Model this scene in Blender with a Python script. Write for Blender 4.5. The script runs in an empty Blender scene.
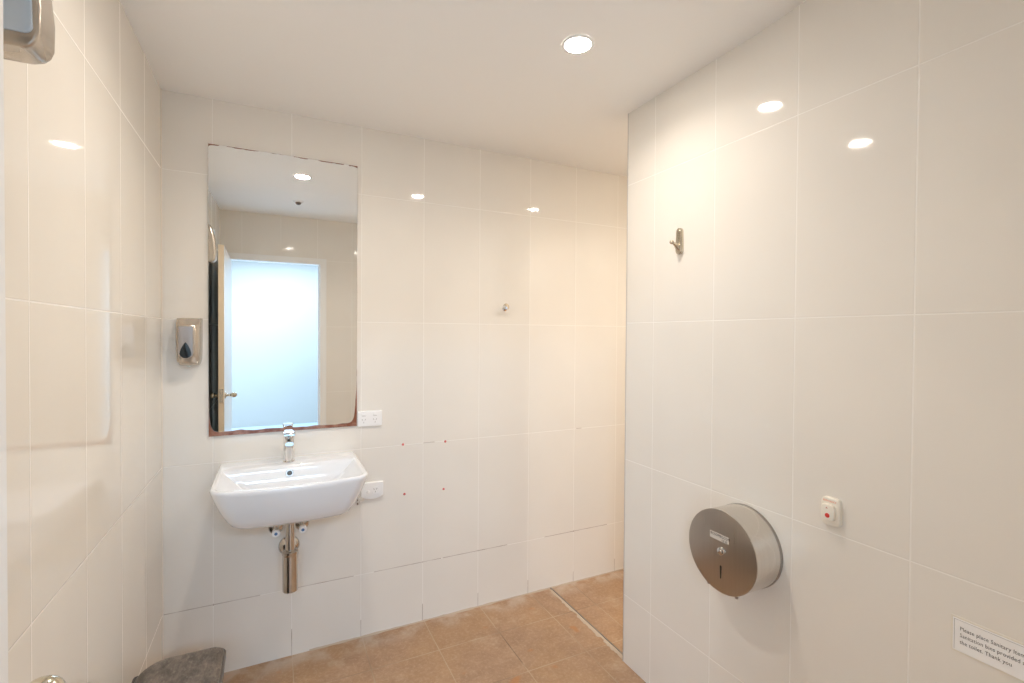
import bpy, bmesh, math, random
from mathutils import Vector, Matrix
random.seed(7)
PI = math.pi
C = bpy.context.scene.collection
XR = 1.7974; YE = -0.675; YB = -2.39; ZC = 2.416; XW = 2.75   # right wall, its near end, back wall, ceiling, far side of next bay
FULL = {}

# ---------------------------------------------------------------- materials
def new_mat(name):
    m = bpy.data.materials.new(name); m.use_nodes = True
    nt = m.node_tree
    return m, nt, nt.nodes['Principled BSDF']

def plain(name, col, rough=.5, metal=0, spec=.5, coat=0, aniso=0):
    m, nt, b = new_mat(name)
    b.inputs['Base Color'].default_value = (*col, 1)
    b.inputs['Roughness'].default_value = rough
    b.inputs['Metallic'].default_value = metal
    b.inputs['Specular IOR Level'].default_value = spec
    b.inputs['Coat Weight'].default_value = coat
    b.inputs['Coat Roughness'].default_value = .03
    b.inputs['Anisotropic'].default_value = aniso
    return m

class N:
    def __init__(s, nt): s.nt = nt
    def node(s, t, **k):
        n = s.nt.nodes.new(t)
        for a, v in k.items(): setattr(n, a, v)
        return n
    def link(s, a, b): s.nt.links.new(a, b)
    def put(s, sock, v):
        if hasattr(v, 'is_output') or isinstance(v, bpy.types.NodeSocket): s.link(v, sock)
        else: sock.default_value = v
    def math(s, op, a, b=0., c=0., clamp=False):
        n = s.node('ShaderNodeMath', operation=op); n.use_clamp = clamp
        s.put(n.inputs[0], a); s.put(n.inputs[1], b); s.put(n.inputs[2], c)
        return n.outputs[0]
    def mix(s, f, a, b):
        n = s.node('ShaderNodeMix', data_type='RGBA')
        s.put(n.inputs[0], f); s.put(n.inputs[6], a if not isinstance(a, tuple) else (*a, 1)); s.put(n.inputs[7], b if not isinstance(b, tuple) else (*b, 1))
        return n.outputs[2]
    def noise(s, vec, scale, detail=3, rough=.5, out=0):
        n = s.node('ShaderNodeTexNoise'); n.inputs['Scale'].default_value = scale
        n.inputs['Detail'].default_value = detail; n.inputs['Roughness'].default_value = rough
        s.link(vec, n.inputs['Vector']); return n.outputs[out]
    def coords(s):
        g = s.node('ShaderNodeNewGeometry'); sp = s.node('ShaderNodeSeparateXYZ')
        s.link(g.outputs['Position'], sp.inputs[0])
        return g.outputs['Position'], sp.outputs[0], sp.outputs[1], sp.outputs[2]
    def ramp(s, v, lo, hi):
        n = s.node('ShaderNodeMapRange'); s.put(n.inputs[0], v)
        n.inputs[1].default_value = lo; n.inputs[2].default_value = hi
        n.interpolation_type = 'SMOOTHSTEP'
        return n.outputs[0]
    def grid(s, v, off, p):      # distance to the nearest joint
        return s.math('PINGPONG', s.math('SUBTRACT', v, off), p / 2)

def wall_tile(name, axis, off, dirty=False, body=(.86, .826, .768), grout=(.90, .875, .83)):
    m, nt, b = new_mat(name); n = N(nt)
    pos, x, y, z = n.coords(); u = x if axis == 'x' else y
    du = n.grid(u, off, .3); dz = n.grid(z, .301, .6)
    d = n.math('MINIMUM', du, dz)
    g = n.math('LESS_THAN', d, .0016)
    blot = n.noise(pos, 2.2, 2)
    c0 = n.mix(n.ramp(blot, .3, .7), body, tuple(v * .965 for v in body))
    gc = grout
    if dirty:      # brown grime held by the joints near the floor
        nz = n.noise(pos, 3.3, 2)
        low = n.math('LESS_THAN', z, n.math('MULTIPLY', nz, .17))
        r1 = n.math('MULTIPLY', n.math('LESS_THAN', n.math('ABSOLUTE', n.math('SUBTRACT', z, .301)), .004), n.math('GREATER_THAN', nz, .45))
        r2 = n.math('MULTIPLY', n.math('LESS_THAN', n.math('ABSOLUTE', n.math('SUBTRACT', z, .901)), .004), n.math('GREATER_THAN', nz, .61))
        gr = n.math('MAXIMUM', low, n.math('MAXIMUM', r1, r2))
        gc = n.mix(n.math('MULTIPLY', gr, n.math('MULTIPLY', n.noise(pos, 14, 3), 1.1)), grout, (.22, .14, .09))
    col = n.mix(g, c0, gc)
    n.link(col, b.inputs['Base Color'])
    n.link(n.math('ADD', n.math('MULTIPLY', g, .45), .045), b.inputs['Roughness'])
    b.inputs['Specular IOR Level'].default_value = .5
    bump = n.node('ShaderNodeBump'); bump.inputs['Strength'].default_value = .35; bump.inputs['Distance'].default_value = .0015
    h = n.math('ADD', n.ramp(d, .0008, .003), n.math('MULTIPLY', n.noise(pos, 5, 1), .10))
    n.link(h, bump.inputs['Height']); n.link(bump.outputs[0], b.inputs['Normal'])
    return m

def floor_tile():
    m, nt, b = new_mat('terracotta floor tile'); n = N(nt)
    pos, x, y, z = n.coords()
    bay = n.math('GREATER_THAN', x, 1.82)
    ox = n.math('ADD', 1.085, n.math('MULTIPLY', bay, 1.96 - 1.085))
    du = n.math('PINGPONG', n.math('SUBTRACT', x, ox), .1515); dv = n.grid(y, -.25, .3)
    fine = n.noise(pos, 70, 5, .8); mid = n.noise(pos, 11, 6, .7); big = n.noise(pos, 2.6, 3)
    col = n.mix(n.ramp(mid, .3, .7), (.345, .205, .12), (.44, .275, .165))
    col = n.mix(n.math('MULTIPLY', n.ramp(big, .4, .65), .4), col, (.47, .275, .125))
    col = n.mix(n.math('MULTIPLY', n.ramp(fine, .45, .68), .45), col, (.60, .44, .31))
    # orange iron spots
    col = n.mix(n.math('MULTIPLY', n.ramp(n.noise(pos, 6.5, 2), .68, .74), .6), col, (.50, .20, .05))
    d = n.math('MINIMUM', du, dv)
    gn = n.noise(pos, 5, 3)
    joint = n.math('LESS_THAN', d, n.math('MULTIPLY', gn, .0044))
    gcol = n.mix(n.ramp(n.noise(pos, 2.6, 1), .34, .54), (.235, .145, .085), (.50, .36, .235))
    col = n.mix(joint, col, gcol)
    col = n.mix(n.math('MULTIPLY', n.ramp(n.noise(pos, 4.2, 5, .7), .54, .70), .38), col, (.62, .47, .33))
    # pale lime scum along the tiled wall
    scum = n.math('MULTIPLY', n.ramp(y, -.14, -.0), n.ramp(n.noise(pos, 7, 3), .42, .62))
    col = n.mix(n.math('MULTIPLY', scum, .6), col, (.66, .56, .47))
    n.link(col, b.inputs['Base Color'])
    b.inputs['Roughness'].default_value = .55
    bump = n.node('ShaderNodeBump'); bump.inputs['Strength'].default_value = .4; bump.inputs['Distance'].default_value = .002
    n.link(n.math('ADD', n.ramp(d, .0005, .004), n.math('MULTIPLY', fine, .3)), bump.inputs['Height']); n.link(bump.outputs[0], b.inputs['Normal'])
    return m

def emit(name, col, s):
    m, nt, b = new_mat(name)
    b.inputs['Base Color'].default_value = (.8, .8, .8, 1)
    b.inputs['Emission Color'].default_value = (*col, 1); b.inputs['Emission Strength'].default_value = s
    return m

def brushed(name, col, rough, stretch=(200, 200, 6), metal=1):
    m, nt, b = new_mat(name); n = N(nt)
    tc = n.node('ShaderNodeTexCoord'); mp = n.node('ShaderNodeMapping'); n.link(tc.outputs['Object'], mp.inputs[0])
    mp.inputs['Scale'].default_value = stretch
    ns = n.noise(mp.outputs[0], 1, 2)
    n.link(n.mix(ns, tuple(c * .88 for c in col), col), b.inputs['Base Color'])
    n.link(n.math('ADD', rough - .05, n.math('MULTIPLY', ns, .1)), b.inputs['Roughness'])
    b.inputs['Metallic'].default_value = metal
    return m

def mirror_mat(w, h):
    m, nt, b = new_mat('silvered mirror with rotten edge'); n = N(nt)
    tc = n.node('ShaderNodeTexCoord'); sp = n.node('ShaderNodeSeparateXYZ'); n.link(tc.outputs['Object'], sp.inputs[0])
    u, v = sp.outputs[0], sp.outputs[2]
    e = lambda d, k: n.math('POWER', 2.718, n.math('MULTIPLY', d, -1 / k))
    # lengths over which the silver loss fades in from each edge
    bot = e(v, .024); ru = n.math('SUBTRACT', w, u)
    rgt = n.math('MULTIPLY', e(ru, .012), n.math('ADD', .33, n.math('MULTIPLY', e(v, .16), .9)))
    lft = n.math('MULTIPLY', e(u, .010), n.math('ADD', .42, n.math('MULTIPLY', e(v, .10), .5)))
    top = n.math('MULTIPLY', e(n.math('SUBTRACT', h, v), .006), n.math('ADD', .35, n.math('MULTIPLY', n.ramp(n.noise(tc.outputs['Object'], 22, 3), .40, .60), .6)))
    f = n.math('ADD', n.math('ADD', bot, rgt), n.math('ADD', lft, top))
    f = n.math('ADD', f, n.math('MULTIPLY', n.math('SUBTRACT', n.noise(tc.outputs['Object'], 14, 1.5), .5), .35))
    mask = n.ramp(f, .48, .54)
    streak = n.noise(tc.outputs['Object'], 30, 4)
    brown = n.mix(n.ramp(streak, .35, .65), (.23, .085, .05), (.36, .20, .15))
    n.link(n.mix(mask, (.93, .945, .94), brown), b.inputs['Base Color'])
    n.link(n.math('SUBTRACT', 1, mask, clamp=True), b.inputs['Metallic'])
    n.link(n.math('MULTIPLY', mask, .12), b.inputs['Roughness'])
    return m

def lid_mat():
    m, nt, b = new_mat('scuffed grey bin lid'); n = N(nt)
    tc = n.node('ShaderNodeTexCoord'); mp = n.node('ShaderNodeMapping'); n.link(tc.outputs['Object'], mp.inputs[0])
    mp.inputs['Scale'].default_value = (1, .45, 1); mp.inputs['Rotation'].default_value = (0, 0, .9)
    a = n.noise(mp.outputs[0], 34, 7, .8); c = n.noise(mp.outputs[0], 110, 3, .6)
    col = n.mix(n.ramp(a, .35, .68), (.075, .060, .048), (.215, .175, .14))
    col = n.mix(n.math('MULTIPLY', n.ramp(c, .5, .8), .5), col, (.36, .31, .26))
    n.link(col, b.inputs['Base Color']); b.inputs['Roughness'].default_value = .38
    return m

TL = wall_tile('cream wall tile left', 'y', -.275, body=(.88, .838, .765))
TF = wall_tile('cream wall tile far', 'x', .1766, dirty=True)
TR = wall_tile('cream wall tile right', 'y', -.844)
TB = wall_tile('cream wall tile back', 'x', .161)
PAINT = plain('ceiling paint', (.95, .94, .92), .6, spec=.3)
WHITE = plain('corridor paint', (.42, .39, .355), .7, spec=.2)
GLOSSW = plain('white gloss door paint', (.90, .90, .89), .25)
FLOOR = floor_tile()
CER = plain('glazed white ceramic', (.85, .87, .90), .08, spec=.6, coat=.4)
CHROME = plain('chrome', (.80, .80, .80), .06, 1)
DCHROME = plain('chrome plumbing', (.62, .60, .57), .12, 1)
STEEL = brushed('brushed steel drum', (.74, .70, .65), .14, (260, 3, 3))
STEELF = brushed('brushed steel face', (.50, .455, .41), .30, (6, 220, 4))  # base colour darkened to stand for the reflected floor and left wall
STEELB = plain('dark steel', (.40, .37, .34), .35, 1)
SATIN = plain('satin nickel', (.62, .56, .46), .22, 1)
BRASS = plain('aged nickel knob', (.66, .60, .48), .12, 1)
PLAST = plain('white plastic', (.93, .93, .93), .25)
PLAST2 = plain('cream plastic', (.90, .86, .77), .3)
DARK = plain('dark slot', (.03, .028, .025), .5)
GREY = plain('grey plastic groove', (.42, .41, .40), .4)
SILV = plain('silver painted plastic', (.58, .52, .45), .25, .7)
SILV2 = plain('silver grey panel', (.42, .38, .36), .28, .5)
TINT = plain('dark tinted window', (.015, .02, .024), .08)
RED = plain('red plastic', (.70, .05, .04), .35)
ORANGE = plain('orange print', (.85, .24, .10), .5)
BLUE = plain('blue marker', (.10, .22, .42), .4)
PAPER = plain('white laminated paper', (.94, .94, .94), .3)
INK = plain('black ink', (.06, .05, .05), .5)
FOIL = plain('clear laminate edge', (.83, .79, .70), .15)
CAULK = plain('lime scaled sealant', (.56, .45, .34), .8)
WOOD = plain('bare timber door edge', (.74, .62, .47), .45)
NAVY = plain('dark blue-green door paint', (.016, .034, .042), .3)
BINB = plain('dark grey bin plastic', (.05, .045, .042), .4)
BINR = plain('bin rim', (.10, .085, .07), .3)
LIDM = lid_mat()
WIN = plain('pale blue grey panel', (.60, .71, .84), .10, .2)
LAMP = emit('downlight lens', (1.0, .905, .80), 84)

# ---------------------------------------------------------------- mesh helpers
def box(bm, x0, x1, y0, y1, z0, z1, mi=0):
    v = [bm.verts.new(p) for p in [(x0,y0,z0),(x1,y0,z0),(x1,y1,z0),(x0,y1,z0),(x0,y0,z1),(x1,y0,z1),(x1,y1,z1),(x0,y1,z1)]]
    fs = []
    for f in [(0,3,2,1),(4,5,6,7),(0,1,5,4),(1,2,6,5),(2,3,7,6),(3,0,4,7)]:
        q = bm.faces.new([v[i] for i in f]); q.material_index = mi; fs.append(q)
    return fs        # bottom, top, -y, +x, +y, -x
def BM(): return bmesh.new()
def loft(bm, rings, cap0=True, cap1=True, mi=0):
    vs = [[bm.verts.new(p) for p in r] for r in rings]; n = len(vs[0])
    for a, b in zip(vs, vs[1:]):
        for i in range(n):
            j = (i + 1) % n
            q = bm.faces.new([a[i], a[j], b[j], b[i]]); q.material_index = mi
    if cap0: bm.faces.new(vs[0][::-1]).material_index = mi
    if cap1: bm.faces.new(vs[-1]).material_index = mi
def frame_of(d):
    d = Vector(d).normalized(); a = Vector((0,0,1)) if abs(d.z) < .9 else Vector((1,0,0))
    u = d.cross(a).normalized(); return u, d.cross(u).normalized(), d
def lathe(bm, o, d, prof, seg=40, mi=0, cap0=True, cap1=True):    # prof: (radius, height along d)
    u, v, w = frame_of(d); o = Vector(o)
    loft(bm, [[o + w*h + u*(r*math.cos(2*PI*i/seg)) + v*(r*math.sin(2*PI*i/seg)) for i in range(seg)] for r, h in prof], cap0, cap1, mi)
def tube(bm, pts, r, seg=20, mi=0):
    pts = [Vector(p) for p in pts]; rings = []
    u0 = None
    for i, p in enumerate(pts):
        d = (pts[min(i+1, len(pts)-1)] - pts[max(i-1, 0)]).normalized()
        if u0 is None: u, v, _ = frame_of(d)
        else:
            u = (u0 - d*u0.dot(d)).normalized(); v = d.cross(u)
        u0 = u; rr = r[i] if isinstance(r, (list, tuple)) else r
        rings.append([p + u*(rr*math.cos(2*PI*k/seg)) + v*(rr*math.sin(2*PI*k/seg)) for k in range(seg)])
    loft(bm, rings, mi=mi)
def rrect(w, h, r, k=6):           # rounded rectangle centred on 0, radii r or (bl, br, tr, tl)
    if not isinstance(r, (list, tuple)): r = (r,)*4
    out = []
    for (sx, sy, a0), q in zip(((-1,-1,PI), (1,-1,1.5*PI), (1,1,0), (-1,1,.5*PI)), r):
        cx, cy = sx*(w/2-q), sy*(h/2-q)
        out += [(cx+q*math.cos(a0+i/k*PI/2), cy+q*math.sin(a0+i/k*PI/2)) for i in range(k+1)]
    return out
def prism(bm, outline, M, t, bev=0., mi=0, back=0.):
    """outline (u,v) raised by t along w; M maps (u,v,w) to the world; front edge bevelled"""
    cx = sum(p[0] for p in outline)/len(outline); cy = sum(p[1] for p in outline)/len(outline)
    W = max(p[0] for p in outline)-min(p[0] for p in outline); H = max(p[1] for p in outline)-min(p[1] for p in outline)
    def ring(ins, w):
        sx = 1-2*ins/W; sy = 1-2*ins/H
        return [M(cx+(a-cx)*sx, cy+(b-cy)*sy, w) for a, b in outline]
    rs = [ring(0, back)]
    if bev:
        for i in range(5):
            a = i/4*PI/2; rs.append(ring(bev*(1-math.cos(a)), t-bev+bev*math.sin(a)))
    else: rs.append(ring(0, t))
    loft(bm, rs, mi=mi)
def obj(name, bm, mats, parent=None, origin=None, smooth=True, ang=35):
    if parent is not None: origin = FULL[parent.name]
    origin = Vector(origin or (0,0,0))
    bmesh.ops.remove_doubles(bm, verts=bm.verts, dist=1e-6)
    bmesh.ops.recalc_face_normals(bm, faces=bm.faces)
    bmesh.ops.translate(bm, verts=bm.verts, vec=-origin)
    me = bpy.data.meshes.new(name); bm.to_mesh(me); bm.free()
    for m in (mats if isinstance(mats, (list, tuple)) else [mats]): me.materials.append(m)
    if smooth:
        me.shade_smooth(); me.set_sharp_from_angle(angle=math.radians(ang))
    o = bpy.data.objects.new(name, me); C.objects.link(o)
    if parent is not None: o.parent = parent
    else: o.location = origin
    FULL[o.name] = origin
    return o
def tag(o, label, cat, group=None):
    o['label'] = label; o['category'] = cat
    if group: o['group'] = group
    return o
def thing(name, label, cat, loc, group=None):
    o = bpy.data.objects.new(name, None); C.objects.link(o); o.location = loc; o.empty_display_size = .05
    FULL[o.name] = Vector(loc); return tag(o, label, cat, group)
def struct(name, bm, mats, parent=None, smooth=False, origin=None):
    o = obj(name, bm, mats, parent, origin, smooth)
    if parent is None: o['kind'] = 'structure'
    return o
MF = lambda x0, z0, y0=0.: (lambda u, v, w: Vector((x0+u, y0-w, z0+v)))          # on the far wall, facing -y
MR = lambda y0, z0, x0=XR: (lambda u, v, w: Vector((x0-w, y0-u, z0+v)))          # on the right wall, facing -x
ML = lambda y0, z0: (lambda u, v, w: Vector((w, y0+u, z0+v)))                    # on the left wall, facing +x
def text_mesh(s, size, M, w, sx=1., spacing=1.):
    cu = bpy.data.curves.new('t', 'FONT'); cu.body = s; cu.size = size; cu.space_character = spacing; cu.resolution_u = 2
    to = bpy.data.objects.new('t', cu); C.objects.link(to)
    bpy.context.view_layer.update()
    me = bpy.data.meshes.new_from_object(to.evaluated_get(bpy.context.evaluated_depsgraph_get()))
    vs = [M(v.co.x*sx, v.co.y, w) for v in me.vertices]; fs = [list(p.vertices) for p in me.polygons]
    bpy.data.objects.remove(to); bpy.data.curves.remove(cu)
    return vs, fs
def add_text(bm, *a, **k):
    vs, fs = text_mesh(*a, **k); bv = [bm.verts.new(p) for p in vs]
    for f in fs:
        try: bm.faces.new([bv[i] for i in f])
        except ValueError: pass

# ---------------------------------------------------------------- the room
bm = BM(); box(bm, -.12, XW+.12, YB-.12, .12, -.1, 0); struct('floor', bm, FLOOR)
bm = BM(); box(bm, -.12, 0, YB, .12, 0, ZC+.14); struct('wall_left', bm, TL)
bm = BM(); box(bm, 0, XW, 0, .12, 0, ZC+.14); struct('wall_far', bm, TF)
bm = BM(); box(bm, XR, XR+.12, YB, YE, 0, ZC+.14); struct('wall_right', bm, TR)
bm = BM(); box(bm, XW, XW+.12, YB, .12, 0, ZC+.14); struct('wall_side', bm, TR)
# back wall with the doorway
DX0, DX1, DZ = .050, .788, 2.067
bm = BM()
box(bm, -.12, DX0-.0, YB-.11, YB, 0, ZC+.14); box(bm, DX1, XW+.12, YB-.11, YB, 0, ZC+.14); box(bm, DX0, DX1, YB-.11, YB, DZ, ZC+.14)
struct('wall_back', bm, TB)
# ceiling: level over most of the room, rising a little towards the doorway
bm = BM()
prof = [(.12, ZC), (-1.30, ZC), (YB-.11, ZC+.060)]
lo = [[bm.verts.new((x, y, z)) for x in (-.12, XW+.12)] for y, z in prof]
hi = [[bm.verts.new((x, y, ZC+.2)) for x in (-.12, XW+.12)] for y, z in prof]
for a in range(2):
    bm.faces.new([lo[a][0], lo[a][1], lo[a+1][1], lo[a+1][0]]); bm.faces.new([hi[a][0], hi[a+1][0], hi[a+1][1], hi[a][1]])
    for s in (0, 1): bm.faces.new([lo[a][s], lo[a+1][s], hi[a+1][s], hi[a][s]])
bm.faces.new([lo[0][0], lo[0][1], hi[0][1], hi[0][0]]); bm.faces.new([lo[2][0], lo[2][1], hi[2][1], hi[2][0]])
struct('ceiling', bm, PAINT)
# thin pale sealant bead in the corner, ceiling shadow lines left to the light
bm = BM(); box(bm, 0, .004, -.004, 0, 0, ZC); struct('trim_1', bm, plain('corner sealant', (.86, .80, .71), .5))
# metal edge trim on the end of the right wall
bm = BM(); box(bm, XR-.0012, XR+.006, YE, YE+.0025, 0, ZC); box(bm, XR-.0012, XR, YE-.002, YE, 0, ZC)
struct('trim_2', bm, plain('aluminium tile trim', (.62, .61, .60), .35, .5))
# door frame
bm = BM()
jw = .048
for x0, x1, z0, z1 in ((DX0-jw+.006, DX0+.006, 0, DZ+jw), (DX1-.006, DX1+jw, 0, DZ+jw), (DX0+.006, DX1-.006, DZ-.006, DZ+jw)):
    box(bm, x0, x1, YB-.10, YB+.012, z0, z1)
box(bm, DX1-.018, DX1-.006, YB-.09, YB-.045, 0, DZ-.006); box(bm, DX0+.006, DX0+.018, YB-.09, YB-.045, 0, DZ-.006)
fr = struct('trim_3', bm, GLOSSW)
bm = BM(); box(bm, DX1-.0085, DX1-.0062, YB-.035, YB-.006, .955, 1.02); obj('strike_plate', bm, CHROME, fr, smooth=False)
# the corridor behind the doorway
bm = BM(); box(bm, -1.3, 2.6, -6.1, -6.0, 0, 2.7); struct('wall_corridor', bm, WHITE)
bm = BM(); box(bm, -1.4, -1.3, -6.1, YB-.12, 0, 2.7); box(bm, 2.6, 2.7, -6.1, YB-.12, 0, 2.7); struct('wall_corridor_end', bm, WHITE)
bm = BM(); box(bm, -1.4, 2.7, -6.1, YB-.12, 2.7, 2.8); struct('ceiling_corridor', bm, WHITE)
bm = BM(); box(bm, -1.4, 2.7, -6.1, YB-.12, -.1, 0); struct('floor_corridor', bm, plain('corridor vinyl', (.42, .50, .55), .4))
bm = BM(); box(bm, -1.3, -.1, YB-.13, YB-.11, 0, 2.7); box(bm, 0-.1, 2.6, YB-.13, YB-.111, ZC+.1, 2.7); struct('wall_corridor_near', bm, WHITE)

# ---------------------------------------------------------------- door leaf, swung open along the left wall
ex, hx = .0975, .086      # room-side face at the free edge / at the hinges
yF, yH = -1.53, YB+.02; th = .035
bm = BM()
def leaf_pt(t, s, z): return Vector((hx+(ex-hx)*t - s*th, yH+(yF-yH)*t, z))
v = [bm.verts.new(leaf_pt(t, s, z)) for z in (.01, 2.045) for t, s in ((0,0),(1,0),(1,1),(0,1))]
for f, mi in (((3,2,1,0),1),((4,5,6,7),1),((0,1,5,4),0),((1,2,6,5),1),((2,3,7,6),2),((3,0,4,7),1)):
    bm.faces.new([v[i] for i in f]).material_index = mi
door = struct('door_1', bm, [GLOSSW, WOOD, NAVY])
yk = yF-.062; zk = 1.003
for sgn in (1, -1):
    bx = (ex-.0012) if sgn > 0 else (ex-th-.001)
    bm = BM(); k = 1.18 if sgn > 0 else .8
    lathe(bm, (bx, yk, zk), (sgn,0,0), [(.024,0),(.025,.003),(.0235,.006),(.012,.009),(.0085,.014),(.0085,.022*k),(.012,.028*k)], 32)
    lathe(bm, (bx, yk, zk), (sgn,0,0), [(.002,.024*k)]+[(.0185*math.sin(PI*i/14), (.046*k+.0)-.0185*math.cos(PI*i/14)*k) for i in range(2, 13)]+[(.001,.0646*k)], 32)
    obj('door_knob', bm, BRASS, door)
bm = BM(); box(bm, ex-th*.82, ex-th*.18, yF, yF+.002, zk-.045, zk+.05); box(bm, ex-th*.66, ex-th*.34, yF, yF+.010, zk-.012, zk+.012)
obj('latch_plate', bm, SATIN, door, smooth=False)

# ---------------------------------------------------------------- downlights
def downlight(x, y, label):
    t = thing('downlight', label, 'ceiling light', (x, y, ZC))
    bm = BM(); lathe(bm, (x, y, ZC-.0035), (0,0,1), [(.041,0),(.041,.003)], 48); obj('lens', bm, LAMP, t)
    sl = bpy.data.lights.new('downlight_beam', 'AREA'); sl.shape = 'DISK'; sl.size = .080; sl.energy = 1.95; sl.color = (1.0, .905, .80); sl.spread = math.radians(150)
    so = bpy.data.objects.new('downlight_beam', sl); C.objects.link(so); so.location = (x, y, ZC-.0055)
    bm = BM(); seg = 48
    lathe(bm, (x, y, ZC), (0,0,-1), [(.054,.0005),(.054,.003),(.051,.005),(.044,.005),(.0422,.002),(.0422,.0005)], seg, cap0=False, cap1=False)
    obj('trim_ring', bm, PLAST, t)
downlight(1.315, -1.000, 'round recessed ceiling downlight glowing white, in plain view above the dispenser wall')
downlight(.565, -.945, 'round recessed ceiling downlight over the basin side, seen as reflection high in the mirror')
downlight(2.205, -.935, 'round recessed ceiling downlight beyond the right wall, glinting right of centre on the far tiles')
t = thing('ceiling_sensor', 'small round sensor on the ceiling, reflected in the mirror below the downlight', 'sensor', (.57, -1.65, ZC+.019))
zs = ZC + .019
bm = BM(); lathe(bm, (.57,-1.65,zs+.004), (0,0,-1), [(.038,0),(.038,.008),(.032,.014),(.020,.016)], 32); obj('base', bm, PLAST, t)
bm = BM(); lathe(bm, (.57,-1.65,zs-.012), (0,0,-1), [(.020,0),(.019,.010),(.010,.016)], 24); obj('sensor_head', bm, plain('sensor brown', (.16,.12,.09), .4), t)

# ---------------------------------------------------------------- mirror
mx0, mx1, mz0, mz1 = .162, .755, 1.013, 2.226
mw, mh = mx1-mx0, mz1-mz0
bm = BM(); box(bm, 0, mw, -.006, 0, 0, mh)
o = obj('mirror', bm, mirror_mat(mw, mh), smooth=False); o.location = (mx0, -.003, mz0); o.rotation_euler.x = math.radians(.1)
tag(o, 'tall frameless wall mirror above the basin with brown rotted lower edge', 'mirror')

# ---------------------------------------------------------------- basin
bcx = .4725
def bring(z, hw, yf, yb=0., rc=.07, bow=.022, rb=.004):
    P = []
    ns, nc, nf = 5, 9, 14
    yc = yf + bow                      # front line at the corners
    L, R_ = bcx-hw, bcx+hw
    rc = min(rc, hw*.6, (yb-yc)*.6)
    for i in range(ns): P.append((L, yb+(yc+rc-yb)*i/ns))
    for i in range(nc+1):
        a = PI + i/nc*PI/2; P.append((L+rc+rc*math.cos(a), yc+rc+rc*math.sin(a)))
    for i in range(1, nf):
        u = i/nf; x = L+rc+(2*hw-2*rc)*u; P.append((x, yc-bow*(1-(2*u-1)**2)))
    for i in range(nc+1):
        a = 1.5*PI + i/nc*PI/2; P.append((R_-rc+rc*math.cos(a), yc+rc+rc*math.sin(a)))
    for i in range(ns-1, -1, -1): P.append((R_, yb+(yc+rc-yb)*i/ns))
    for i in range(1, nf): P.append((R_-(2*hw)*i/nf, yb))
    return [Vector((x, y, z)) for x, y in P]
rings = [bring(.727,.150,-.330,0,.05,.006), bring(.7275,.178,-.362,0,.05,.008), bring(.731,.197,-.381,0,.055,.010), bring(.742,.212,-.396,0,.06,.012),
         bring(.765,.226,-.412,0,.062,.015), bring(.800,.243,-.431,0,.065,.018), bring(.840,.258,-.446,0,.066,.021), bring(.870,.268,-.455,0,.066,.022), bring(.884,.2715,-.458,0,.066,.022),
         bring(.890,.2705,-.457,0,.064,.022), bring(.893,.2665,-.453,0,.062,.022), bring(.8932,.259,-.448,-.06,.057,.022), bring(.8925,.2545,-.443,-.118,.052,.021),
         bring(.887,.251,-.439,-.125,.050,.020), bring(.872,.238,-.431,-.130,.052,.018), bring(.845,.210,-.415,-.137,.052,.014), bring(.815,.178,-.388,-.145,.05,.010),
         bring(.795,.140,-.350,-.160,.05,.006), bring(.786,.100,-.310,-.19,.04,.003), bring(.784,.040,-.26,-.215,.015,.001)]
t = thing('basin', 'white rectangular wall-hung ceramic washbasin below the mirror', 'washbasin', (bcx, 0, .726))
bm = BM(); loft(bm, rings); obj('bowl', bm, CER, t, ang=60)
bm = BM(); lathe(bm, (bcx-.008, -.1335, .858), (0,-1,.22), [(.0150,0),(.0150,.004),(.0135,.006),(.0105,.006),(.0098,.003),(.0,.003)], 28, cap1=False); o_ = obj('overflow_ring', bm, CHROME, t)
bm = BM(); lathe(bm, (bcx-.008, -.1375, .8588), (0,-1,.22), [(.0096,0),(.0096,.0012)], 24); obj('overflow_hole', bm, plain('overflow shade', (.12,.12,.12), .4), o_)
bm = BM(); lathe(bm, (bcx, -.237, .784), (0,0,1), [(.032,0),(.032,.003),(.026,.004),(.020,.001)], 32); obj('drain', bm, CHROME, t)

# tap
tx, ty, tz = .463, -.072, .8935
t = thing('basin_mixer_tap', 'short chrome single-lever mixer tap on the basin deck', 'tap', (tx, ty, tz))
bm = BM(); lathe(bm, (tx,ty,tz-.001), (0,0,1), [(.0255,0),(.0255,.004),(.0235,.006),(.0215,.008),(.0212,.09),(.0212,.113),(.0195,.117)], 40); obj('body', bm, CHROME, t)
bm = BM()
def sp(y, z, w, h): return [Vector((tx+a, y, z+b)) for a, b in rrect(w, h, min(w,h)*.38)]
loft(bm, [sp(ty-.005, tz+.094, .038, .034), sp(ty-.03, tz+.097, .037, .030), sp(ty-.06, tz+.097, .035, .024), sp(ty-.085, tz+.094, .034, .020), sp(ty-.094, tz+.092, .030, .014)])
s_ = obj('spout', bm, CHROME, t)
bm = BM(); lathe(bm, (tx,ty-.078,tz+.086), (0,0,-1), [(.0115,0),(.0115,.006),(.0095,.007)], 24); obj('aerator', bm, STEELB, s_)
bm = BM(); lathe(bm, (tx,ty,tz+.116), (0,0,1), [(.0205,0),(.0212,.003),(.0212,.008),(.018,.011)], 40)
loft(bm, [[Vector((tx+a, y, z+b)) for a, b in rrect(w, h, h*.42)] for y, z, w, h in ((ty+.018,tz+.128,.036,.012),(ty-.02,tz+.129,.044,.014),(ty-.05,tz+.129,.047,.013),(ty-.078,tz+.128,.046,.010),(ty-.083,tz+.128,.042,.006))])
obj('lever', bm, CHROME, t)

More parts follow.
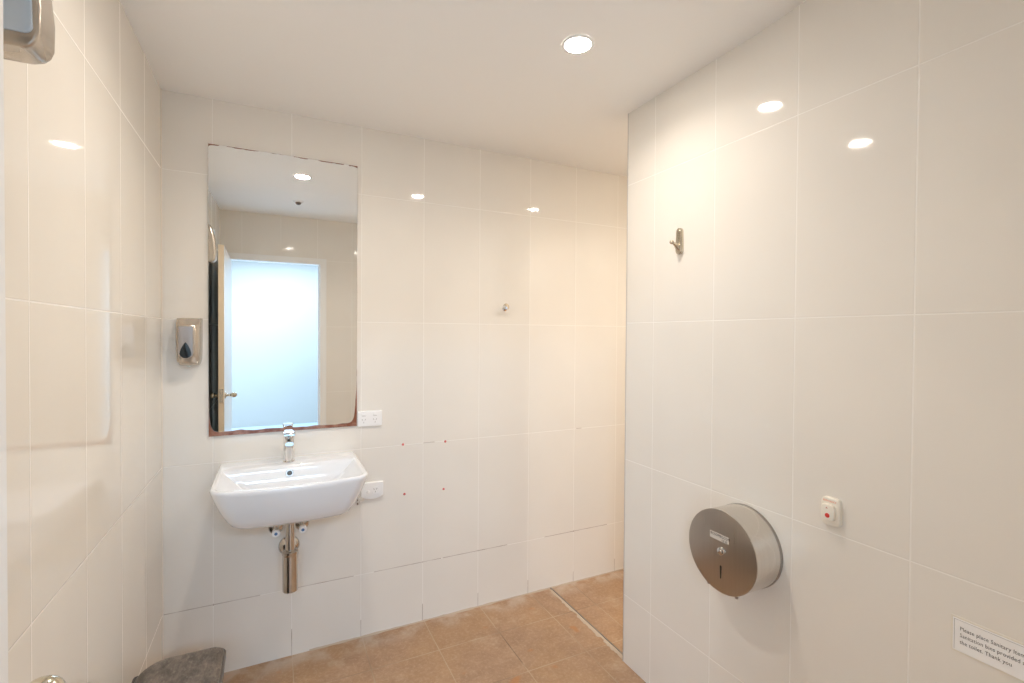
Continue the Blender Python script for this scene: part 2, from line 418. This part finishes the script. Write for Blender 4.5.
# trap and valves under the basin
px, py = .466, -.185
t = thing('bottle_trap', 'chrome bottle trap hanging below the basin', 'waste trap', (px, py, .384))
bm = BM(); lathe(bm, (px,py,.384), (0,0,1), [(.026,0),(.0295,.003),(.0300,.012),(.0300,.150),(.0315,.152),(.0320,.166),(.027,.170),(.0195,.171)], 40); obj('bottle', bm, DCHROME, t)
bm = BM(); lathe(bm, (px,py,.54), (0,0,1), [(.0185,0),(.0185,.160),(.024,.162),(.024,.180),(.030,.182),(.030,.189)], 36); obj('tailpipe', bm, DCHROME, t)
bm = BM(); tube(bm, [(px,py+.02,.497),(px,py+.05,.497),(px,-.01,.497),(px,0,.497)], .0175); obj('waste_arm', bm, DCHROME, t)
bm = BM(); lathe(bm, (px,0,.5), (0,-1,0), [(.044,0),(.044,.003),(.041,.010),(.030,.018),(.020,.022)], 36); obj('wall_flange', bm, DCHROME, t)
for vx, lab in ((.413, 'small chrome stop valve under the basin, left of the waste pipe'), (.519, 'small chrome stop valve under the basin, right of the waste pipe')):
    t = thing('stop_valve', lab, 'valve', (vx, 0, .590))
    bm = BM(); lathe(bm, (vx,0,.590), (0,-1,0), [(.030,0),(.030,.003),(.026,.009),(.013,.012),(.0115,.045),(.014,.047),(.014,.062)], 32)
    tube(bm, [(vx,-.050,.59),(vx,-.050,.64)], .007); s = 1 if vx < px else -1
    tube(bm, [(vx,-.050,.63),(vx+.004*s,-.052,.66),(vx+.016*s,-.062,.70),(vx+.020*s,-.07,.728)], .005); obj('valve_body', bm, DCHROME, t)
    bm = BM(); lathe(bm, (vx,-.060,.590), (0,-1,0), [(.013,0),(.0165,.004),(.0165,.022),(.013,.025)], 24); h_ = obj('handle', bm, PLAST, t)
    h_['label'] = 'white valve handle'
    bm = BM(); lathe(bm, (vx,-.0849,.590), (0,-1,0), [(.0065,0),(.0060,.0012)], 20); obj('marker_dot', bm, BLUE, h_)

# ---------------------------------------------------------------- soap dispenser
sx0, sz0, sw, sh = .055, 1.314, .084, .190
t = thing('soap_dispenser', 'champagne silver soap dispenser on the wall left of the mirror', 'soap dispenser', (sx0+sw/2, 0, sz0))
scx = sx0+sw/2
bm = BM(); rings = []
for z, w, d in ((sz0+.001,.060,.045),(sz0,.066,.052),(sz0+.006,.074,.066),(sz0+.022,.083,.080),(sz0+.06,.086,.088),(sz0+.12,.087,.089),(sz0+.160,.087,.085),(sz0+.163,.087,.083),(sz0+.186,.088,.046),(sz0+.190,.086,.040)):
    P = []
    for i in range(25):
        a = PI*i/24; P.append(Vector((scx-w/2*math.copysign(abs(math.cos(a))**.75, math.cos(a)), -d*abs(math.sin(a))**.45 if 0 < i < 24 else 0, z)))
    rings.append(P)
loft(bm, rings); obj('body', bm, SILV, t, ang=40)
bm = BM(); out = rrect(.050, .128, (.024,.024,.004,.004))
prism(bm, out, MF(scx-.004, sz0+.093, -.080), .0118, .002); pan = obj('front_panel', bm, SILV2, t)
bm = BM(); tear = []
for i in range(36):
    a = 2*PI*i/36; r = .0195; yy = math.sin(a); tear.append((r*math.cos(a)*(1-.0*yy) if yy < 0 else r*math.cos(a)*(1-yy)**.35*1.0, r*yy*1.0 if yy < 0 else .044*yy))
prism(bm, tear, MF(scx-.004, sz0+.050, -.0905), .0042, .001); w_ = obj('level_window', bm, TINT, pan); w_['label'] = 'dark teardrop window'
bm = BM(); lathe(bm, (scx, -.04, sz0+.002), (0,0,-1), [(.008,0),(.007,.006),(.004,.009)], 16); obj('nozzle', bm, plain('clear nozzle', (.7,.7,.68), .2), t)

# ---------------------------------------------------------------- sockets
t = thing('power_outlet', 'white double power point at the lower right corner of the mirror', 'power outlet', (.815, 0, 1.005))
cx_, cz_ = .8155, 1.0435
bm = BM(); prism(bm, rrect(.113, .073, .004), MF(cx_, cz_), .011, .003); obj('cover_plate', bm, PLAST, t)
for k in (-1, 1):
    u0 = cx_+k*.026-.003
    bm = BM(); prism(bm, rrect(.017, .009, .002), MF(u0, cz_+.019, -.011), .003, .001); obj('rocker_switch', bm, PLAST, t)
    bm = BM(); box(bm, u0-.009, u0+.009, -.0114, -.010, cz_+.0125, cz_+.0138)
    for du, dv, an in ((-.0065,-.004,.5),(.0065,-.004,-.5),(0,-.017,0)):
        ca, sa = math.cos(an), math.sin(an); q = [(-.0011,-.0038),(.0011,-.0038),(.0011,.0038),(-.0011,.0038)]
        prism(bm, [(a*ca-b*sa, a*sa+b*ca) for a, b in q], MF(u0+du, cz_+dv, -.0095), .0022)
    obj('pin_slots', bm, GREY, t, smooth=False)
t = thing('power_outlet', 'white single power point with curved lower edge, right of the basin', 'power outlet', (.828, 0, .657))
cx_, cz_ = .826, .700
out = [(-.052,.038),(-.052,-.022)] + [(-.052+.104*i/10, -.024-.016*math.sin(PI*i/10)**.7-.002*i/10) for i in range(0, 11)] + [(.052,.038)]
bm = BM(); prism(bm, out, MF(cx_, cz_), .014, .003); obj('cover_plate', bm, PLAST, t)
bm = BM(); lathe(bm, (cx_-.020, -.0135, cz_-.004), (0,-1,0), [(.0075,0),(.0075,.005),(.006,.0065)], 20); obj('switch', bm, PLAST, t)
bm = BM(); lathe(bm, (cx_+.014, -.0138, cz_), (0,-1,0), [(.017,0),(.016,.001),(.0155,.0004)], 28, cap1=False)
obj('outlet_ring', bm, PLAST, t)
bm = BM()
for du, dv, an in ((-.0065,.006,.5),(.0065,.006,-.5),(0,-.007,0)):
    ca, sa = math.cos(an), math.sin(an); q = [(-.0012,-.004),(.0012,-.004),(.0012,.004),(-.0012,.004)]
    prism(bm, [(a*ca-b*sa, a*sa+b*ca) for a, b in q], MF(cx_+.014+du, cz_+dv, -.013), .0022)
obj('pin_slots', bm, GREY, t, smooth=False)
bm = BM(); tube(bm, [(cx_-.063,-.004,cz_-.045),(cx_-.063,-.014,cz_-.045)], .007); prism(bm, rrect(.030,.016,.005), MF(cx_-.052, cz_-.036), .013, .003); g_ = obj('cable_entry', bm, plain('stained white plastic', (.70,.66,.60), .4), t)
bm = BM(); tube(bm, [(cx_-.066,-.002,cz_-.060),(cx_-.066,-.008,cz_-.050),(cx_-.066,-.010,cz_-.036)], .0035); obj('cable', bm, plain('brown cable', (.22,.13,.07), .5), g_)

# drill holes with red plugs
for x, z, lab in ((.975,.903,'red wall plug in the tiles, upper left of the square of four'), (1.192,.898,'red wall plug in the tiles, upper right of the square of four'),
                  (.983,.657,'red wall plug in the tiles, lower left of the square of four'), (1.184,.655,'red wall plug in the tiles, lower right of the square of four')):
    bm = BM(); lathe(bm, (x,.001,z), (0,-1,0), [(.0055,0),(.0055,.0025),(.0045,.0032),(.0022,.0032),(.0018,.0006)], 16)
    tag(obj('wall_plug', bm, RED, origin=(x,0,z)), lab, 'wall plug', 'red wall plugs')

# ---------------------------------------------------------------- hooks
hx_, hz_ = 1.531, 1.597
t = thing('robe_hook', 'small round metal robe hook on the far wall', 'hook', (hx_, 0, hz_))
bm = BM(); lathe(bm, (hx_,0,hz_), (0,-1,0), [(.0175,0),(.0175,.003),(.0155,.006),(.006,.008)], 32); obj('backplate', bm, SATIN, t)
bm = BM(); lathe(bm, (hx_,-.006,hz_), (-.75,-1,-.38), [(.0055,0),(.0055,.026),(.010,.030),(.0145,.034),(.0155,.040),(.013,.046),(.006,.048)], 28); obj('peg', bm, CHROME, t)
yh, zh = -.985, 1.800
t = thing('robe_hook', 'brushed nickel robe hook on a long backplate, right-hand wall', 'hook', (XR, yh, zh))
bm = BM(); out = rrect(.030, .100, .0149, 8); prism(bm, [(a*(1-.12*(b/.05)), b) for a, b in out], MR(yh-.002, zh+.006), .013, .005); obj('backplate', bm, SATIN, t)
bm = BM(); M = MR(yh, zh)
tube(bm, [M(0,-.020,.006), M(0,-.014,.016), M(0,-.009,.024), M(0,-.005,.032), M(0,-.002,.040)], [.013,.010,.007,.0055,.005], 18)
lathe(bm, M(0,-.0025,.038), M(0,-.002,.040)-M(0,-.005,.032), [(.0045,0),(.0078,.003),(.0086,.006),(.007,.010),(.003,.012)], 24)
obj('peg', bm, SATIN, t)

# ---------------------------------------------------------------- toilet roll dispenser
yc, zc, rd, dd = -1.287, .761, .131, .117
t = thing('toilet_roll_dispenser', 'large round stainless steel toilet roll dispenser on the right wall', 'toilet roll dispenser', (XR, yc, zc-rd))
bm = BM(); lathe(bm, (XR,yc,zc), (-1,0,0), [(rd,0),(rd,.010),(rd-.002,.011)], 96); obj('back_rim', bm, STEELB, t)
bm = BM(); lathe(bm, (XR-.010,yc,zc), (-1,0,0), [(rd-.001,0),(rd-.001,dd-.012)], 96, cap0=False, cap1=False); obj('drum', bm, STEEL, t)
bm = BM(); lathe(bm, (XR-dd+.0022,yc,zc), (-1,0,0), [(rd-.0012,-.001),(rd,.0005),(rd-.0006,.0018),(rd-.002,.0022)], 96); f_ = obj('front_cover', bm, STEELF, t)
f_['label'] = 'flat darker front disc'
bm = BM(); prism(bm, rrect(.072,.0215,.001), MR(-1.2815, .8045, XR-dd), .0008); p_ = obj('name_plate', bm, plain('name plate', (.72,.68,.62), .4, .3), f_); p_['label'] = 'pale name plate with small dark print'
bm = BM(); add_text(bm, 'ROSOMEGCOM', .0118, MR(-1.2815+.033, .8045+.0005, XR-dd), .0011, sx=.90); add_text(bm, 'CE 22', .0080, MR(-1.2815-.010, .8045-.0088, XR-dd), .0011, sx=1.1)
obj('print', bm, INK, p_, smooth=False)
bm = BM(); lathe(bm, (XR-dd,-1.291,.7635), (-1,0,0), [(.0135,0),(.0135,.003),(.0115,.006),(.0085,.0065),(.0075,.010),(.003,.0105)], 32); l_ = obj('lock', bm, CHROME, t)
bm = BM(); prism(bm, [(-.0035,.020),(-.0022,-.018),(0,-.021),(.0022,-.018),(.0035,.020),(0,.022)], MR(-1.289, .695, XR-dd-.0001), .0006); obj('sight_slot', bm, DARK, f_, smooth=False)
for yy in (-1.236, -1.342):
    zb = zc - math.sqrt(rd**2-(yy-yc)**2)
    bm = BM(); lathe(bm, (XR-dd+.008,yy,zb+.006), (0,0,-1), [(.0055,0),(.0055,.010),(.0045,.013)], 16); obj('cover_screw', bm, STEELB, t)

# ---------------------------------------------------------------- call button
yb_, zb_ = -1.561, .962
t = thing('call_button', 'cream push-button plate with a red dot on the right wall', 'call button', (XR, yb_, zb_-.038))
def sup(w, h, e=4.5, n=48):
    r = []
    for i in range(n):
        a = 2*PI*i/n; c, s = math.cos(a), math.sin(a); r.append((w/2*math.copysign(abs(c)**(2/e), c), h/2*math.copysign(abs(s)**(2/e), s)))
    return r
bm = BM(); prism(bm, sup(.052,.078,5), MR(yb_, zb_), .012, .004); obj('base_plate', bm, PLAST2, t)
bm = BM(); prism(bm, sup(.037,.044,4), MR(yb_+.003, zb_-.001, XR-.0115), .010, .003); pb = obj('push_plate', bm, PLAST2, t)
bm = BM(); lathe(bm, (XR-.0213, yb_+.002, zb_-.009), (-1,0,0), [(.0062,0),(.0062,.0008),(.005,.0012)], 24); obj('red_dot', bm, RED, pb)
bm = BM(); prism(bm, [(-.003,0),(.003,0),(0,.004)], MR(yb_+.004, zb_+.010, XR-.0213), .0006); obj('arrow_mark', bm, plain('faded red', (.6,.25,.2), .5), pb, smooth=False)
bm = BM(); add_text(bm, 'EMERGENCY', .0068, MR(yb_+.0195, zb_+.0265, XR-.0118), .0006, sx=.92); o = obj('print', bm, ORANGE, t, smooth=False); o['label'] = 'orange lettering'

# ---------------------------------------------------------------- paper notice
ys, zs0, zs1 = -1.828, .735, .812; wS = .292
t = thing('paper_notice', 'laminated white notice with black typed text, low on the right wall', 'notice', (XR, ys-wS/2, zs0))
zm = (zs0+zs1)/2; hS = zs1-zs0
bm = BM(); prism(bm, rrect(wS+.004, hS+.004, .002), MR(ys-wS/2, zm), .0010); obj('laminate', bm, FOIL, t, smooth=False)
bm = BM(); prism(bm, rrect(wS-.004, hS-.004, .0005), MR(ys-wS/2, zm), .0016); pp = obj('paper', bm, PAPER, t, smooth=False)
bm = BM()
for i, ln in enumerate(('Please place Sanitary Items in', 'Sanitation bins provided and not', 'the toilet. Thank you')):
    add_text(bm, ln, .0122, MR(ys-.0145, zs1-.0265-i*.0150, XR), .0020, sx=.80, spacing=1.04)
obj('print', bm, INK, pp, smooth=False)
bm = BM(); box(bm, XR-.0019, XR-.0015, ys-wS+.004, ys-.004, zs1-.0052, zs1-.0044); box(bm, XR-.0019, XR-.0015, ys-.0050, ys-.0042, zs0+.004, zs1-.004)
obj('border_line', bm, GREY, pp, smooth=False)

# ---------------------------------------------------------------- air freshener high on the left wall
t = thing('air_freshener', 'silver wall unit with a pearly side panel, high on the left wall', 'air freshener', (0, -1.31, 1.89))
bm = BM(); rings = []
y0a, y1a = -1.345, -1.272
def afr(z, xw, ins=0., r=.016):
    P = [Vector((0, y0a+ins, z)), Vector((xw-.006, y0a+ins, z))]
    for i in range(7):
        a = -PI/2 + i/6*PI/2; P.append(Vector((xw-.006+.006*math.cos(a), y0a+ins+.006+.006*math.sin(a), z)))
    for i in range(9):
        a = i/8*PI/2; P.append(Vector((xw-r+r*math.cos(a), y1a-ins-r+r*math.sin(a), z)))
    P.append(Vector((0, y1a-ins, z))); return P
for z, xw, ins in ((1.893,.046,.008),(1.894,.054,.006),(1.898,.062,.003),(1.906,.068,.0005),(1.918,.072,0),(1.96,.073,0),(2.06,.064,0),(2.11,.052,0),(2.126,.044,.002),(2.132,.034,.006)):
    rings.append(afr(z, xw, ins))
loft(bm, rings); obj('housing', bm, SILV, t, ang=40)
bm = BM(); prism(bm, [(a*(1-.16*max(b,0)/.1), b) for a, b in rrect(.064,.200,(.002,.012,.010,.002))], lambda u,v,w: Vector((.0325+u, y0a-w, 2.013+v)), .004, .002); o = obj('side_panel', bm, WIN, t); o['label'] = 'smooth pale reflective panel'

# ---------------------------------------------------------------- bin
bx0, bx1, byb, byf, bz = .040, .268, -.555, -.98, .43
t = thing('waste_bin', 'slim dark grey bin with a scuffed lid, left of the basin', 'bin', ((bx0+bx1)/2, (byb+byf)/2, 0))
bcx_, bcy_ = (bx0+bx1)/2, (byb+byf)/2; bw, bl = bx1-bx0, byb-byf
def br(z, ins, r=.045, dome=0.):
    out = rrect(bw-2*ins, bl-2*ins, (r,r,max(r*.7,.003),r*1.5), 8)
    return [Vector((bcx_+a, bcy_+b, z)) for a, b in out]
bm = BM(); loft(bm, [br(.0,.030), br(.006,.026), br(.20,.018), br(bz-.022,.009), br(bz-.020,.012)]); obj('body', bm, BINB, t)
bm = BM(); loft(bm, [br(bz-.026,.002), br(bz-.026,0), br(bz-.006,0), br(bz-.002,.003)]); rm_ = obj('rim', bm, BINR, t)
bm = BM(); loft(bm, [br(bz-.004,.006), br(bz+.002,.006), br(bz+.006,.010), br(bz+.008,.020), br(bz+.0085,.045)]); obj('lid', bm, LIDM, t, ang=50)
bm = BM()
loft(bm, [[Vector((bx0+.004+a, y, bz-.020+b)) for a, b in rrect(.030,.026,.010)] for y in (byb-.085, byb-.055, byb-.045)])
obj('hinge', bm, BINB, t)
bm = BM(); prism(bm, rrect(.09,.05,.015), lambda u,v,w: Vector((bcx_+u, byf+.030-.03+v-.02, .012+w)), .010, .003); obj('pedal', bm, BINB, t)

# ---------------------------------------------------------------- floor strip in the opening beside the right wall
sx_ = 1.823
bm = BM(); box(bm, sx_-.0035, sx_+.0035, YE-.0, -.004, 0, .005)
box(bm, sx_-.0035, sx_-.0025, YE, -.004, .005, .008)
o = struct('trim_4', bm, plain('metal floor strip', (.36,.33,.30), .35, .9))
bm = BM(); n_ = 60; L_ = []; R2 = []
for i in range(n_+1):
    y = -.02 + (YE+.01+.02)*i/n_; w = .010 + .012*random.random()*(.4+.6*math.sin(i*.33)**2) + (.004 if i > 18 else 0)
    if i in (22,23,24,25,44,45,46): w *= .45
    L_.append((sx_-.0035-w, y)); R2.append((sx_-.003, y))
tp = [[bm.verts.new((x, y, z)) for x, y in s] for s, z in ((L_,.0003),(L_,.0012),(R2,.004),(R2,.0003))]
for i in range(n_):
    for a in range(3): bm.faces.new([tp[a][i], tp[a][i+1], tp[a+1][i+1], tp[a+1][i]])
struct('trim_5', bm, CAULK, smooth=True)
bm = BM(); n_ = 90; A_ = []                     # uneven sealant along the foot of the far wall
pts = [(.55 + 2.2*i/n_, .003+.006*random.random()**2) for i in range(n_+1)]
a1 = [bm.verts.new((x, -w, .0004)) for x, w in pts]; a2 = [bm.verts.new((x, -.0003, .004+w*.5)) for x, w in pts]
for i in range(n_): bm.faces.new([a1[i], a1[i+1], a2[i+1], a2[i]])
struct('trim_6', bm, CAULK, smooth=True)

# ---------------------------------------------------------------- unseen fill lamps added in the corridor and next bay
ld = bpy.data.lights.new('corridor_fill', 'AREA'); ld.shape = 'RECTANGLE'; ld.size = 1.6; ld.size_y = .9  # unseen lamp, added and placed to throw cool light through the doorway
ld.energy = 80; ld.color = (.52, .74, 1.0)
lo_ = bpy.data.objects.new('corridor_fill', ld); lo_.location = (.6, -4.9, 2.66); C.objects.link(lo_)
l3 = bpy.data.objects.new('corridor_fill', ld.copy()); l3.data.size = 1.0; l3.data.energy = 85; l3.location = (-.65, -4.3, 2.5); C.objects.link(l3)  # second unseen lamp, added to cool the lower right wall
ld = bpy.data.lights.new('next_bay_fill', 'AREA'); ld.shape = 'DISK'; ld.size = .12  # unseen lamp added to brighten the bay behind the right wall
ld.energy = 4; ld.color = (1.0, .90, .77)
l2_ = bpy.data.objects.new('next_bay_fill', ld); l2_.location = (2.35, -1.85, ZC-.01); C.objects.link(l2_)
w = bpy.data.worlds.new('World'); bpy.context.scene.world = w; w.use_nodes = True
w.node_tree.nodes['Background'].inputs[0].default_value = (.75, .85, 1, 1); w.node_tree.nodes['Background'].inputs[1].default_value = .3

# ---------------------------------------------------------------- camera
yaw, pitch, roll = math.radians(26.1217), math.radians(-.7813), math.radians(.3774)
f = Vector((math.sin(yaw)*math.cos(pitch), math.cos(yaw)*math.cos(pitch), math.sin(pitch)))
r = Vector((math.cos(yaw), -math.sin(yaw), 0)); u = r.cross(f)
c_, s_ = math.cos(roll), math.sin(roll); R1 = c_*r+s_*u; U1 = -s_*r+c_*u
cam = bpy.data.cameras.new('camera'); co = bpy.data.objects.new('camera', cam); C.objects.link(co)
M4 = Matrix((R1, U1, -f)).transposed().to_4x4(); M4.translation = Vector((.4052, -2.3719, 1.4451)); co.matrix_world = M4
cam.sensor_width = 36; cam.lens = 485.682/1024*36; cam.clip_start = .01
sc = bpy.context.scene; sc.camera = co
sc.cycles.diffuse_bounces = 12; sc.cycles.max_bounces = 16; sc.cycles.glossy_bounces = 6
sc.view_settings.view_transform = 'Standard'; sc.view_settings.look = 'None'; sc.view_settings.gamma = 1
sc.view_settings.exposure = 0.9; sc.view_settings.use_curve_mapping = False
